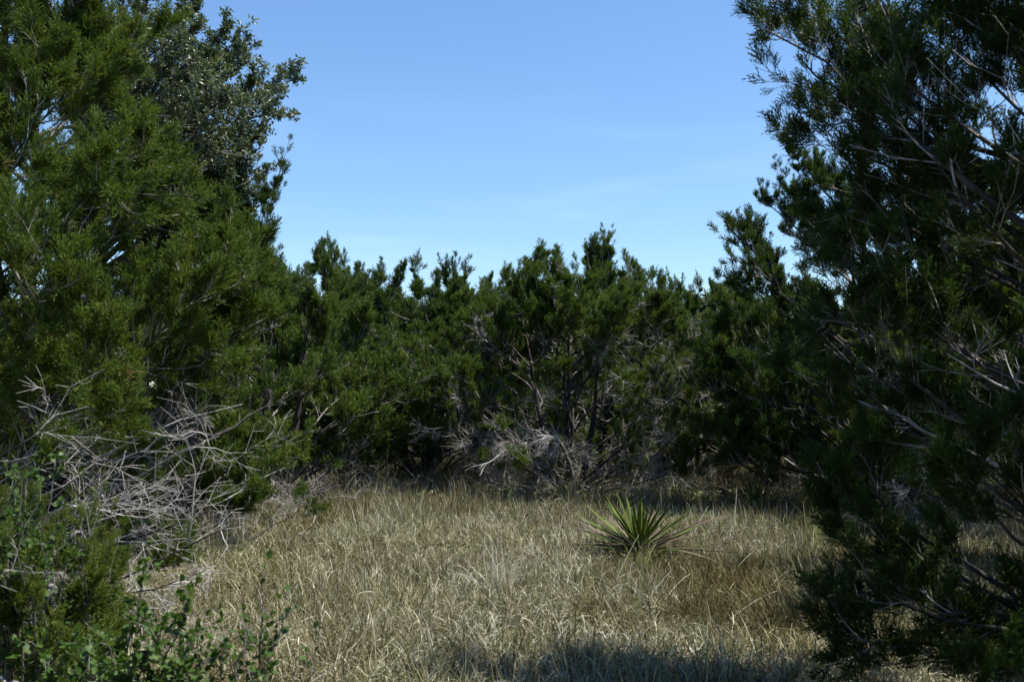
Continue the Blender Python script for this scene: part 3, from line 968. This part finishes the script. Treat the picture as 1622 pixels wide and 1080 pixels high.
# ------------------------------------------------------------------ yuccas: every leaf a part
def yucca_leaf_mesh(L, w, bend, rng, mat, tint, twist=0.0):
    """a stiff dagger leaf along +X from the crown, channelled, curving by bend"""
    K = 7
    s = np.linspace(0, 1, K)
    wid = w * np.interp(s, [0, 0.12, 0.45, 0.8, 1.0], [0.75, 0.85, 1.0, 0.55, 0.02])
    x = L * s
    z = bend * L * s ** 2
    tw = twist * s
    V = []
    for k in range(K):
        for u, dz in ((-1, 0.28), (0, 0.0), (1, 0.28)):
            yy = u * wid[k]
            zz = dz * wid[k]
            V.append((x[k], yy * math.cos(tw[k]) - zz * math.sin(tw[k]), z[k] + yy * math.sin(tw[k]) + zz * math.cos(tw[k])))
        V.append((x[k], 0.0, z[k] - 0.12 * wid[k] - 0.002))
    Fc = []
    for k in range(K - 1):
        a, b = k * 4, (k + 1) * 4
        for (p, q) in ((0, 1), (1, 2), (2, 3), (3, 0)):
            Fc.append((a + p, a + q, b + q, b + p))
    t = np.clip(tint + rng.normal(0, 0.05) + np.repeat(s * 0.12 - 0.04, 4), 0, 1)
    t = t * np.repeat(np.interp(s, [0, 0.8, 0.97], [1.0, 1.0, 0.1]), 4)      # browned tips
    return make_mesh('leaf', np.array(V), [np.array(Fc)], t, mat)


def yucca(label, loc, scale, seed, n_green, n_dead, dark=False):
    rng = np.random.default_rng(seed)
    t = thing('yucca', label, 'yucca', loc)
    st = Bag()
    P = np.array([[[0, 0, -0.05], [0, 0, 0.1], [0.01, 0, 0.2], [0.0, 0.0, 0.27]]]) * scale
    v, q = tubes(P, np.array([[0.09, 0.1, 0.085, 0.03]]) * scale, 8)
    st.add(v, [q], 0.3)
    link('stem', st.mesh('stem', M_BARK, True), t)
    greens = [yucca_leaf_mesh(1.0, 0.022 + 0.004 * (k % 3), -0.02 + 0.05 * ((k % 4) - 1.6), rng, M_YUC, 0.45 + 0.13 * (k % 4), 0.5 * ((k % 5) - 2) / 2) for k in range(8)]
    deads = [yucca_leaf_mesh(1.0, 0.009 + 0.003 * (k % 3), -0.10 - 0.07 * (k % 3), rng, M_YDEAD, 0.15 + 0.2 * (k % 4), 0.8 * ((k % 3) - 1)) for k in range(6)]
    for k in range(n_green):
        u = (k + 0.5) / n_green
        az = k * 2.39996 + rng.uniform(-0.25, 0.25)
        el = math.radians(84 - 80 * u ** 0.75 + rng.uniform(-9, 9))
        L = scale * rng.uniform(0.62, 0.92) * (0.62 + 0.42 * min(u * 1.5, 1.0))
        o = link('leaf', greens[k % 8], t)
        o.location = (0.05 * scale * math.cos(az), 0.05 * scale * math.sin(az), scale * (0.24 - 0.14 * u))
        o.rotation_euler = (rng.uniform(-0.35, 0.35), -el, az)
        o.scale = (L, scale, L)
    for k in range(n_dead):
        az = k * 2.39996 + rng.uniform(-0.4, 0.4)
        el = math.radians(rng.uniform(4, 34))
        L = scale * rng.uniform(0.7, 1.25)
        o = link('dry_leaf', deads[k % 6], t)
        o.location = (0.06 * scale * math.cos(az), 0.06 * scale * math.sin(az), scale * rng.uniform(0.06, 0.16))
        o.rotation_euler = (rng.uniform(-0.6, 0.6), -el, az)
        o.scale = (L, scale, L)
    return t


yucca('green yucca rosette of stiff dagger leaves standing alone in the dry grass', base(1010, 9.5) + np.array([0, 0, 0.05]), 0.82, 3, 50, 40)
yucca('dark shaded yucca half hidden at the foot of the shadowed junipers', base(1195, 13.6), 0.72, 8, 26, 34)

# ------------------------------------------------------------------ grass
def blade_bunch(rng, n, spread, hmin, hmax, wmin, wmax, curl, lean, tints, segs=4):
    bag = Bag()
    K = segs + 1
    a = rng.uniform(0, 6.283, n)
    r = spread * np.sqrt(rng.random(n))
    P0 = np.stack([r * np.cos(a), r * np.sin(a), np.full(n, -0.02)], axis=1)
    az = rng.uniform(0, 6.283, n)
    th = np.abs(rng.normal(0, lean, n))
    D = np.stack([np.sin(th) * np.cos(az), np.sin(th) * np.sin(az), np.cos(th)], axis=1)
    L = rng.uniform(hmin, hmax, n)
    P = np.empty((n, K, 3))
    P[:, 0] = P0
    d = D
    caz = az + rng.normal(0, 0.8, n)
    cdir = np.stack([np.cos(caz), np.sin(caz), np.full(n, -0.7)], axis=1)
    cu = np.abs(rng.normal(curl, curl * 0.6, n))
    for k in range(1, K):
        P[:, k] = P[:, k - 1] + d * (L / segs)[:, None]
        d = nrm(d + cdir * (cu * (k / segs) ** 1.2)[:, None] + rng.normal(size=(n, 3)) * 0.10)
    P[:, :, 2] = np.maximum(P[:, :, 2], -0.02 + 0.012 * np.arange(K)[None, :])
    w = rng.uniform(wmin, wmax, n)
    prof = np.interp(np.linspace(0, 1, K), [0, 0.4, 0.8, 1], [0.8, 1.0, 0.6, 0.06])
    wd = rng.uniform(0, 3.1416, n)
    W = np.stack([np.cos(wd), np.sin(wd), rng.uniform(-0.4, 0.4, n)], axis=1)
    W = W[:, None, :] + 0.0 * P
    tw = rng.uniform(-1.2, 1.2, n)
    for k in range(K):
        c, s = np.cos(tw * k / segs), np.sin(tw * k / segs)
        x, y = W[:, k, 0].copy(), W[:, k, 1].copy()
        W[:, k, 0] = x * c - y * s
        W[:, k, 1] = x * s + y * c
    A = P - W * (w[:, None] * prof[None, :])[:, :, None]
    Bq = P + W * (w[:, None] * prof[None, :])[:, :, None]
    V = np.stack([A, Bq], axis=2).reshape(n, K * 2, 3)
    i = np.arange(n)[:, None] * (K * 2)
    Q = []
    for k in range(segs):
        Q.append(np.stack([i[:, 0] + 2 * k, i[:, 0] + 2 * k + 1, i[:, 0] + 2 * k + 3, i[:, 0] + 2 * k + 2], axis=1))
    t = rng.choice(tints, n) + rng.normal(0, 0.07, n)
    t = t[:, None] + np.linspace(-0.06, 0.08, K)[None, :]
    t = np.repeat(t, 2, axis=1)
    bag.add(V.reshape(-1, 3), [np.concatenate(Q)], np.clip(t, 0, 1).ravel())
    return bag


rg = np.random.default_rng(77)
tuft_objs = []
src = bpy.data.collections.new('grass_tufts')
DRY = [0.02, 0.08, 0.16, 0.2, 0.3, 0.34, 0.45, 0.5, 0.6, 0.75, 0.85, 1.0]
OLIVE = [0.26, 0.28, 0.3, 0.32, 0.34, 0.45, 0.6, 0.16]
for k in range(10):
    if k < 6:
        bg = blade_bunch(rg, 86, 0.17, 0.09, 0.27, 0.0017, 0.0042, 1.0, 0.5, DRY, 5)
    elif k < 8:
        bg = blade_bunch(rg, 64, 0.14, 0.13, 0.31, 0.0017, 0.0038, 0.7, 0.42, OLIVE)
    elif k == 8:
        bg = blade_bunch(rg, 30, 0.2, 0.15, 0.36, 0.0013, 0.0026, 0.3, 1.1, [0.6, 0.75, 0.85, 1.0, 0.5])
    else:
        bg = blade_bunch(rg, 24, 0.14, 0.25, 0.48, 0.0012, 0.0024, 0.2, 0.25, [0.2, 0.25, 0.5, 0.7, 0.9, 0.36])
    o = bpy.data.objects.new('tuft_%02d' % k, bg.mesh('tuft', M_GRASS))
    src.objects.link(o)
    tuft_objs.append(o)


def vnoise(x, y, s, seed):
    r = np.random.default_rng(seed)
    g_ = r.random((64, 64))
    fx, fy = x * s + 1000, y * s + 1000
    ix, iy = np.floor(fx).astype(int), np.floor(fy).astype(int)
    u, v = fx - ix, fy - iy
    u = u * u * (3 - 2 * u)
    v = v * v * (3 - 2 * v)
    q = lambda a, b: g_[a % 64, b % 64]
    return (q(ix, iy) * (1 - u) + q(ix + 1, iy) * u) * (1 - v) + (q(ix, iy + 1) * (1 - u) + q(ix + 1, iy + 1) * u) * v


n = 72000
gyv = 3.2 + (25 - 3.2) * rg.random(n)
gxv = rg.uniform(-1, 1, n) * 15
half = 0.53 * gyv + 2.2
m = np.abs(gxv) < half
dens = np.interp(gyv, [3.2, 7, 12, 18, 25], [1.0, 1.0, 0.8, 0.6, 0.25])
# thinner beneath the trees
for (bx, br_) in ((b0, 2.0), (b3, 1.6), (b4, 1.9), (b5, 1.7), (b7, 2.0), (b8, 1.6), (base(1235, 15.6), 1.6), (base(1105, 18.6), 1.6)):
    d2 = np.hypot(gxv - bx[0], gyv - bx[1])
    dens = dens * np.interp(d2, [0.0, br_ * 0.7, br_ * 1.1], [0.15, 0.3, 1.0])
m &= rg.random(n) < dens
# the yucca's own foot stays freer
for yb in (base(1010, 9.5),):
    m &= np.hypot(gxv - yb[0], gyv - yb[1]) > 0.16
gxv, gyv = gxv[m], gyv[m]
n = len(gxv)
print('grass tufts', n)
pn = vnoise(gxv, gyv, 0.55, 4)
pn2 = vnoise(gxv, gyv, 1.3, 9)
var = rg.integers(0, 6, n)
ol = rg.random(n) < np.clip((pn - 0.45) * 1.6 + 0.12 + 0.2 * np.clip((gyv - 10) / 6, 0, 1), 0.06, 0.75)
var[ol] = rg.integers(6, 8, ol.sum())
fl = rg.random(n) < np.clip((pn2 - 0.55) * 1.0 + 0.06, 0.03, 0.5)
var[fl] = 8
cu = rg.random(n) < 0.03 + 0.25 * (gyv > 14.5)
var[cu] = 9
scl = rg.uniform(0.75, 1.25, n) * (0.8 + 0.4 * pn2)
scl *= np.interp(gyv, [5, 14, 19], [1.0, 1.05, 1.2])
rot = np.stack([rg.normal(0, 0.12, n), rg.normal(0, 0.12, n), rg.uniform(0, 6.283, n)], axis=1)
grass = link('grass', scatter_points('grass', np.stack([gxv, gyv, ground_z(gxv, gyv)], axis=1), rot, scl, var, M_GRASS), kind='stuff')
grass.modifiers.new('scatter', 'NODES').node_group = scatter_group('grass_scatter', src)


# ------------------------------------------------------------------ single bunches and stalks in the grass
def bunch(name, label, cat, loc, seed, mat, n, spread, h0, h1, w0, w1, curl, lean, tints, group=None):
    b = blade_bunch(np.random.default_rng(seed), n, spread, h0, h1, w0, w1, curl, lean, tints, 5)
    o = link(name, b.mesh(name, mat))
    o.location = tuple(float(c) for c in loc)
    o['label'] = label
    o['category'] = cat
    if group:
        o['group'] = group
    return o


bunch('bunchgrass', 'pale bunchgrass clump with long splayed white stalks in the open grass', 'grass clump', base(795, 8.0), 1, M_STRAW, 110, 0.12, 0.3, 0.75, 0.0012, 0.0024, 0.05, 0.75, [0.5, 0.7, 0.85, 1.0])
bunch('bunchgrass', 'light green grass clump beside the drooping branches of the shaded juniper', 'grass clump', base(1290, 10.6), 2, M_GREENGRASS, 90, 0.12, 0.35, 0.7, 0.002, 0.0035, 0.15, 0.3, [0.4, 0.6, 0.8, 1.0])
bunch('bunchgrass', 'green-tinged grass clump right under the yucca leaves', 'grass clump', base(1020, 8.9), 3, M_GREENGRASS, 60, 0.12, 0.25, 0.5, 0.002, 0.0035, 0.2, 0.4, [0.5, 0.7, 0.9, 1.0])
bunch('bunchgrass', 'straw-coloured grass clump below the hanging shaded branches', 'grass clump', base(1385, 6.9), 4, M_GREENGRASS, 90, 0.14, 0.25, 0.55, 0.002, 0.0035, 0.2, 0.4, [0.6, 0.8, 0.9, 1.0])
ST = [(1140, 905, 1085, 985, 8.2, 'pale dry grass stalk leaning right, a stride before the yucca\'s right side'),
      (1190, 870, 1130, 940, 8.8, 'pale dry grass stalk slanting right of the yucca\'s spread dead leaves'),
      (1060, 900, 990, 1000, 7.8, 'longest pale dry grass stalk, slanting just in front of the yucca'),
      (1090, 905, 1040, 960, 8.0, 'short slanting pale grass stalk between two longer ones in front of the yucca'),
      (1245, 900, 1200, 945, 8.2, 'pale grass stalk nearest the drooping boughs of the shaded juniper'),
      (890, 820, 880, 870, 9.8, 'upright pale grass stalk just left of the yucca'),
      (725, 890, 760, 915, 8.4, 'pale grass stalk leaning left out of the splayed bunchgrass clump'),
      (1165, 770, 1160, 850, 11.5, 'tall upright pale grass stalk standing before the dark shaded yucca'),
      (1120, 800, 1085, 870, 10.2, 'pale grass stalk slanting behind the yucca\'s right-hand leaves'),
      (760, 845, 800, 930, 8.6, 'pale grass stalk leaning left above the splayed bunchgrass clump'),
      (1010, 845, 955, 960, 8.4, 'pale grass stalk crossing the front of the yucca\'s green leaves'),
      (905, 980, 860, 1045, 6.3, 'pale grass stalk closest to the viewer, at the shadow\'s edge'),
      (1230, 930, 1140, 985, 7.4, 'low flat-lying pale grass stalk nearest the shaded juniper\'s shadow')]
for k, (x1, y1, x2, y2, Y, lab_) in enumerate(ST):
    tip, foot = at(x1, y1, Y), at(x2, y2, Y - 0.25)
    foot[2] = min(foot[2], 0.12)
    b = Bag()
    P = bezier(foot[None] * 0, ((tip - foot) * 0.55 + np.array([0, 0, 0.06]))[None], (tip - foot)[None], 7)
    v, q = tubes(P, np.linspace(0.0032, 0.0012, 7)[None], 4)
    b.add(v, [q], 0.9)
    o = link('grass_stalk', b.mesh('grass_stalk', M_STRAW, True))
    o.location = tuple(float(c) for c in foot)
    o['label'] = lab_
    o['category'] = 'grass stalk'
    o['group'] = 'long pale stalks leaning in the open grass'

# low pale weeds along the far edge of the clearing
rw = np.random.default_rng(15)


def forb_template(rng, n):
    V, Fc, T = [], [], []
    for k in range(n):
        az = k * 2.4 + rng.uniform(-0.4, 0.4)
        z = rng.uniform(0.2, 1.0)
        th = math.radians(rng.uniform(40, 85))
        d = np.array([math.sin(th) * math.cos(az), math.sin(th) * math.sin(az), math.cos(th)])
        s = np.cross(d, [0, 0, 1.0])
        s /= np.linalg.norm(s)
        l = rng.uniform(0.18, 0.32)
        p = np.array([0.05 * math.cos(az), 0.05 * math.sin(az), z])
        b = len(V)
        V += [p, p + d * l * 0.5 + s * l * 0.28, p + d * l, p + d * l * 0.5 - s * l * 0.28]
        Fc += [(b, b + 1, b + 2), (b, b + 2, b + 3)]
        T += [rng.uniform(-0.25, 0.25)] * 4
    return np.array(V), np.array(Fc, dtype=np.int32), np.array(T)


FORB = [forb_template(rw, 14) for _ in range(3)]
fp = []
for (px, Y, w, c) in ((790, 15.0, 1.3, 150), (1020, 15.2, 1.2, 110), (1200, 13.4, 0.9, 90), (1330, 11.5, 0.8, 60), (620, 17.6, 1.2, 60)):
    c0 = base(px, Y)
    q = rw.normal(size=(c, 2)) * np.array([w * 0.6, 0.3]) + c0[:2]
    fp.append(np.column_stack([q, ground_z(q[:, 0], q[:, 1])]))
fp = np.concatenate(fp)
fb = place_templates(FORB, fp, rw.normal(size=fp.shape) * 0.25 + np.array([0, 0, 1.0]), rw.uniform(0.13, 0.28, len(fp)), rw.uniform(0.1, 0.6, len(fp)), rw)
link('weeds', fb.mesh('weeds', M_FORB), kind='stuff')


# ------------------------------------------------------------------ round-leaved shrubs, young juniper, fallen and dead wood
def round_leaf(mat, tint, rng):
    pts = [(0, 0), (0.3, 0.36), (0.62, 0.40), (0.9, 0.22), (1.0, 0), (0.9, -0.22), (0.62, -0.40), (0.3, -0.36)]
    V = [(x, y, 0.10 * abs(y) + 0.05 * x * x) for x, y in pts] + [(0.5, 0, -0.02)]
    Fc = [(8, k, (k + 1) % 8) for k in range(8)]
    return np.array(V), np.array(Fc, dtype=np.int32)


def shrub(label, loc, seed, tips, leaf_len, singles, twig_per_m=9, leaves=5, tint=0.5, name='shrub'):
    """thing > stem (each), leaf (the singles that show largest), foliage, twigs"""
    rng = np.random.default_rng(seed)
    t = thing(name, label, 'shrub', loc)
    tips = np.array(tips, dtype=float)
    nT = len(tips)
    A = rng.normal(size=(nT, 3)) * np.array([0.05, 0.05, 0.0])
    mid = (A + tips) * 0.5
    mid[:, 2] += 0.1 * np.linalg.norm(tips, axis=1)
    mid += rng.normal(size=mid.shape) * 0.05
    P = bezier(A, mid, tips, 8)
    P[:, 1:-1] += rng.normal(size=(nT, 6, 3)) * 0.012
    for k in range(nT):
        b = Bag()
        v, q = tubes(P[k:k + 1], np.linspace(0.0075, 0.002, 8)[None], 5)
        b.add(v, [q], 0.12)
        link('stem', b.mesh('stem', M_TWIG, True), t)
    ln = np.linalg.norm(tips, axis=1)
    nb = np.maximum((ln * twig_per_m * 2.2).astype(int), 6)
    bi = np.repeat(np.arange(nT), nb)
    bp, bt = sample(P, bi, rng.uniform(0.2, 1.0, len(bi)))
    side = rng.normal(size=bp.shape)
    d = nrm(bt * 0.6 + nrm(side) * 0.8 + np.array([0, 0, 0.2]))
    TP = paths_from(bp, d, rng.uniform(0.05, 0.19, len(bi)), 4, 0.05, 0.2, rng)
    tb = Bag()
    v, q = tubes(TP, np.full((len(bi), 1), 0.002) * np.linspace(1, 0.5, 4)[None], 3)
    tb.add(v, [q], 0.15)
    link('twigs', tb.mesh('twigs', M_TWIG), t, kind='stuff')
    li = np.repeat(np.arange(len(bi)), leaves)
    lp, lt = sample(TP, li, rng.uniform(0.1, 1.0, len(li)))
    ld = nrm(lt * 0.5 + rng.normal(size=lp.shape) * 0.7 + np.array([0, 0, 0.25]))
    # leaf frame: x along ld, z roughly up
    up = nrm(np.array([[0.15, -0.1, 1.0]]) + rng.normal(size=lp.shape) * 0.45)
    yv = nrm(np.cross(up, ld))
    zv = np.cross(ld, yv)
    sc = leaf_len * rng.uniform(0.6, 1.2, len(li))
    tn = np.clip(tint + rng.normal(0, 0.16, len(li)), 0, 1)
    LV, LF = round_leaf(None, 0, rng)
    order = np.argsort(-sc + 0.02 * lp[:, 1])
    one = order[:singles]
    rest = order[singles:]
    protos = [make_mesh('leaf', LV, [LF], np.full(len(LV), c), M_SHRUB) for c in (0.3, 0.5, 0.7)]
    from mathutils import Matrix
    for i in one:
        o = link('leaf', protos[int(np.clip(tn[i] * 4 - 0.7, 0, 2))], t)
        M = Matrix(((ld[i][0] * sc[i], yv[i][0] * sc[i], zv[i][0] * sc[i], lp[i][0]),
                    (ld[i][1] * sc[i], yv[i][1] * sc[i], zv[i][1] * sc[i], lp[i][1]),
                    (ld[i][2] * sc[i], yv[i][2] * sc[i], zv[i][2] * sc[i], lp[i][2]), (0, 0, 0, 1)))
        o.matrix_local = M
    if len(rest):
        F3 = np.stack([ld[rest], yv[rest], zv[rest]], axis=1)
        V = np.einsum('vi,nij->nvj', LV, F3) * sc[rest][:, None, None] + lp[rest][:, None, :]
        off = (np.arange(len(rest)) * len(LV))[:, None, None]
        b = Bag()
        b.add(V.reshape(-1, 3), [(LF[None] + off).reshape(-1, 3)], np.repeat(tn[rest], len(LV)))
        link('foliage', b.mesh('foliage', M_SHRUB), t, kind='stuff')
    return t


def rel(b, lst):
    return [at(px, py, Y) - b for px, py, Y in lst]


s1 = base(190, 4.3)
shrub('leafy round-leaved shrub spreading low beneath the dead silver limbs', s1, 201, rel(s1, [(235, 905, 4.3), (300, 950, 4.2), (180, 985, 4.1), (130, 1010, 4.1), (260, 1000, 4.0), (320, 985, 4.4), (90, 1045, 4.0), (210, 1040, 3.9), (290, 1050, 3.95), (150, 1060, 3.85), (60, 1010, 4.2), (340, 1040, 4.2)]), 0.031, 290, leaves=11, twig_per_m=14)
s2 = base(35, 4.6)
shrub('upright round-leaved shrub with dark clustered tops against the big juniper', s2, 202, rel(s2, [(90, 735, 4.6), (40, 745, 4.5), (10, 800, 4.6), (70, 790, 4.5), (100, 860, 4.4), (20, 870, 4.4), (115, 880, 4.6), (-40, 760, 4.7)]), 0.028, 160, leaves=9, twig_per_m=8, tint=0.4)
s3 = base(400, 4.2)
shrub('thin round-leaved shrub with a few bare upright stems at the grass edge', s3, 203, rel(s3, [(420, 905, 4.2), (385, 960, 4.2), (452, 965, 4.2), (400, 1000, 4.1), (365, 1010, 4.1), (430, 1050, 4.0)]), 0.030, 120, leaves=5, twig_per_m=9)
s4 = base(495, 3.95)
shrub('tiny round-leaved sprig rising from the dry grass', s4, 204, rel(s4, [(500, 1045, 3.95), (465, 1060, 3.95), (480, 1075, 3.9)]), 0.028, 20, leaves=3, twig_per_m=6)

b10 = base(40, 4.75)
gy_ = grow_tree(301, 0.95, 0.55, 'dome', stems=3, limbs=22, live_from=-0.2, live_soft=0.2, branch_m=12, twig_n=6, sprays=3, spray_len=0.11, template='fine', tint=0.68, stem_r=0.06, low_cap=0.2)
build_tree('juniper_sapling', 'yellow-green young juniper low among the round-leaved shrubs', b10, gy_, M_JUN, M_BARK)


def dead_branch(name, label, cat, pts, r0, r1, side, seed, tint=0.75, cloud=0.5, droop=0.03, from_u=0.2, wob=0.16):
    """pts world polyline; side twigs are parts of it"""
    rng = np.random.default_rng(seed)
    pts = np.array(pts, dtype=float)
    o0 = pts[0].copy()
    pts = pts - o0
    K = 12
    s = np.linspace(0, len(pts) - 1, K)
    P = np.stack([np.interp(s, np.arange(len(pts)), pts[:, c]) for c in range(3)], axis=1)
    P[1:-1] = 0.25 * P[:-2] + 0.5 * P[1:-1] + 0.25 * P[2:] + rng.normal(size=(K - 2, 3)) * r0 * 0.5
    t = thing(name, label, cat, o0)
    b = Bag()
    v, q = tubes(P[None], np.linspace(r0, r1, K)[None], 6)
    b.add(v, [q], tint)
    link('stem', b.mesh('stem', M_TWIG, True), t)
    L = np.linalg.norm(pts[-1])
    for k in range(side):
        u = np.array([rng.uniform(from_u, 0.97)])
        p, tan = sample(P[None], np.array([0]), u)
        sd = rng.normal(size=(1, 3))
        d = nrm(tan * 0.8 + nrm(sd) * 0.7)
        TP = paths_from(p, d, np.array([L * cloud * rng.uniform(0.3, 0.8) * (1.1 - 0.6 * u[0])]), 7, -droop, wob, rng)
        b = Bag()
        v, q = tubes(TP, np.linspace(r0 * 0.45, r1 * 0.5, 7)[None], 4)
        b.add(v, [q], tint + rng.normal(0, 0.06))
        fi = np.zeros(7, int)
        fp_, ft = sample(TP, fi, rng.uniform(0.25, 1.0, 7))
        FP = paths_from(fp_, nrm(ft + rng.normal(size=(7, 3)) * 0.6), np.full(7, L * cloud * 0.18) * rng.uniform(0.5, 1.3, 7), 4, 0, 0.2, rng)
        v, q = tubes(FP, np.linspace(r0 * 0.2, r1 * 0.3, 4)[None] * np.ones((7, 1)), 3)
        b.add(v, [q], tint)
        link('twig', b.mesh('twig', M_TWIG, True), t)
    return t


def gp(px, Y, z):
    p = base(px, Y)
    p[2] += z
    return p


dead_branch('fallen_branch', 'forked silver fallen branch lying behind the leafy round-leaved shrub', 'branch', [at(88, 925, 5.4), at(120, 950, 5.2), at(165, 975, 5.0)], 0.016, 0.006, 4, 11, 0.45)
dead_branch('fallen_branch', 'thin silver fallen branch below the forked one', 'branch', [at(90, 955, 5.1), at(125, 985, 5.0), at(185, 1010, 4.9)], 0.010, 0.004, 3, 12, 0.45)
dead_branch('fallen_branch', 'pale fallen branch in the corner beside the young juniper', 'branch', [at(-30, 1040, 4.3), at(20, 1070, 4.2), at(60, 1085, 4.1)], 0.010, 0.004, 2, 13, 0.35)


# grey brush heaped at the foot of the junipers (nobody could count its twigs)
def brush(label, px, Y, w, dpt, h, nst, seed):
    rng = np.random.default_rng(seed)
    c0 = base(px, Y)
    p = np.column_stack([rng.normal(0, w * 0.45, nst), rng.normal(0, dpt * 0.5, nst), rng.uniform(0.0, h * 0.5, nst)])
    az = rng.uniform(0, 6.283, nst)
    el = rng.uniform(-0.2, 0.95, nst)
    d = np.stack([np.cos(az) * np.cos(el), np.sin(az) * np.cos(el), np.sin(el)], axis=1)
    P = paths_from(p, d, rng.uniform(0.3, 1.0, nst) * h * 1.5, 6, -0.06, 0.2, rng)
    P[:, :, 2] = np.maximum(P[:, :, 2], 0.0)
    b = Bag()
    v, q = tubes(P, rng.uniform(0.002, 0.006, nst)[:, None] * np.linspace(1, 0.3, 6)[None], 3)
    b.add(v, [q], np.repeat(np.clip(rng.normal(0.36, 0.17, nst), 0, 1), 18))
    o = link('brush_pile', b.mesh('brush', M_TWIG), kind='stuff')
    o.location = tuple(float(c) for c in c0)
    return o


brush('', 440, 13.6, 1.2, 0.8, 0.5, 300, 31)
brush('', 320, 11.5, 1.2, 0.8, 0.45, 200, 32)
brush('', 560, 15.6, 1.6, 0.7, 0.55, 300, 33)
brush('', 780, 16.4, 1.8, 0.8, 0.4, 240, 34)
brush('', 985, 15.8, 1.8, 0.7, 0.4, 240, 35)
brush('', 1120, 15.8, 1.4, 0.7, 0.35, 150, 36)

# the drooping bleached branch on the leaning trunk, and bleached sprays on the wide juniper
dead_branch('dead_branch', 'drooping bleached dead branch hanging over the leaning twin trunks', 'branch', [at(912, 785, 14.5), at(905, 735, 14.3), at(890, 700, 14.1), at(868, 690, 14.0)], 0.013, 0.006, 16, 21, 0.7, 0.75, 0.22, 0.55, 0.1)
dead_branch('dead_branch', 'bare dead branch curving low over the grass between the dome-shaped and wide junipers', 'branch', [at(835, 700, 14.8), at(800, 712, 14.4), at(770, 735, 14.2), at(760, 752, 14.1)], 0.012, 0.005, 5, 22, 0.8, 0.5, 0.1, 0.2, 0.1)

print("TRIS", TRI[0])
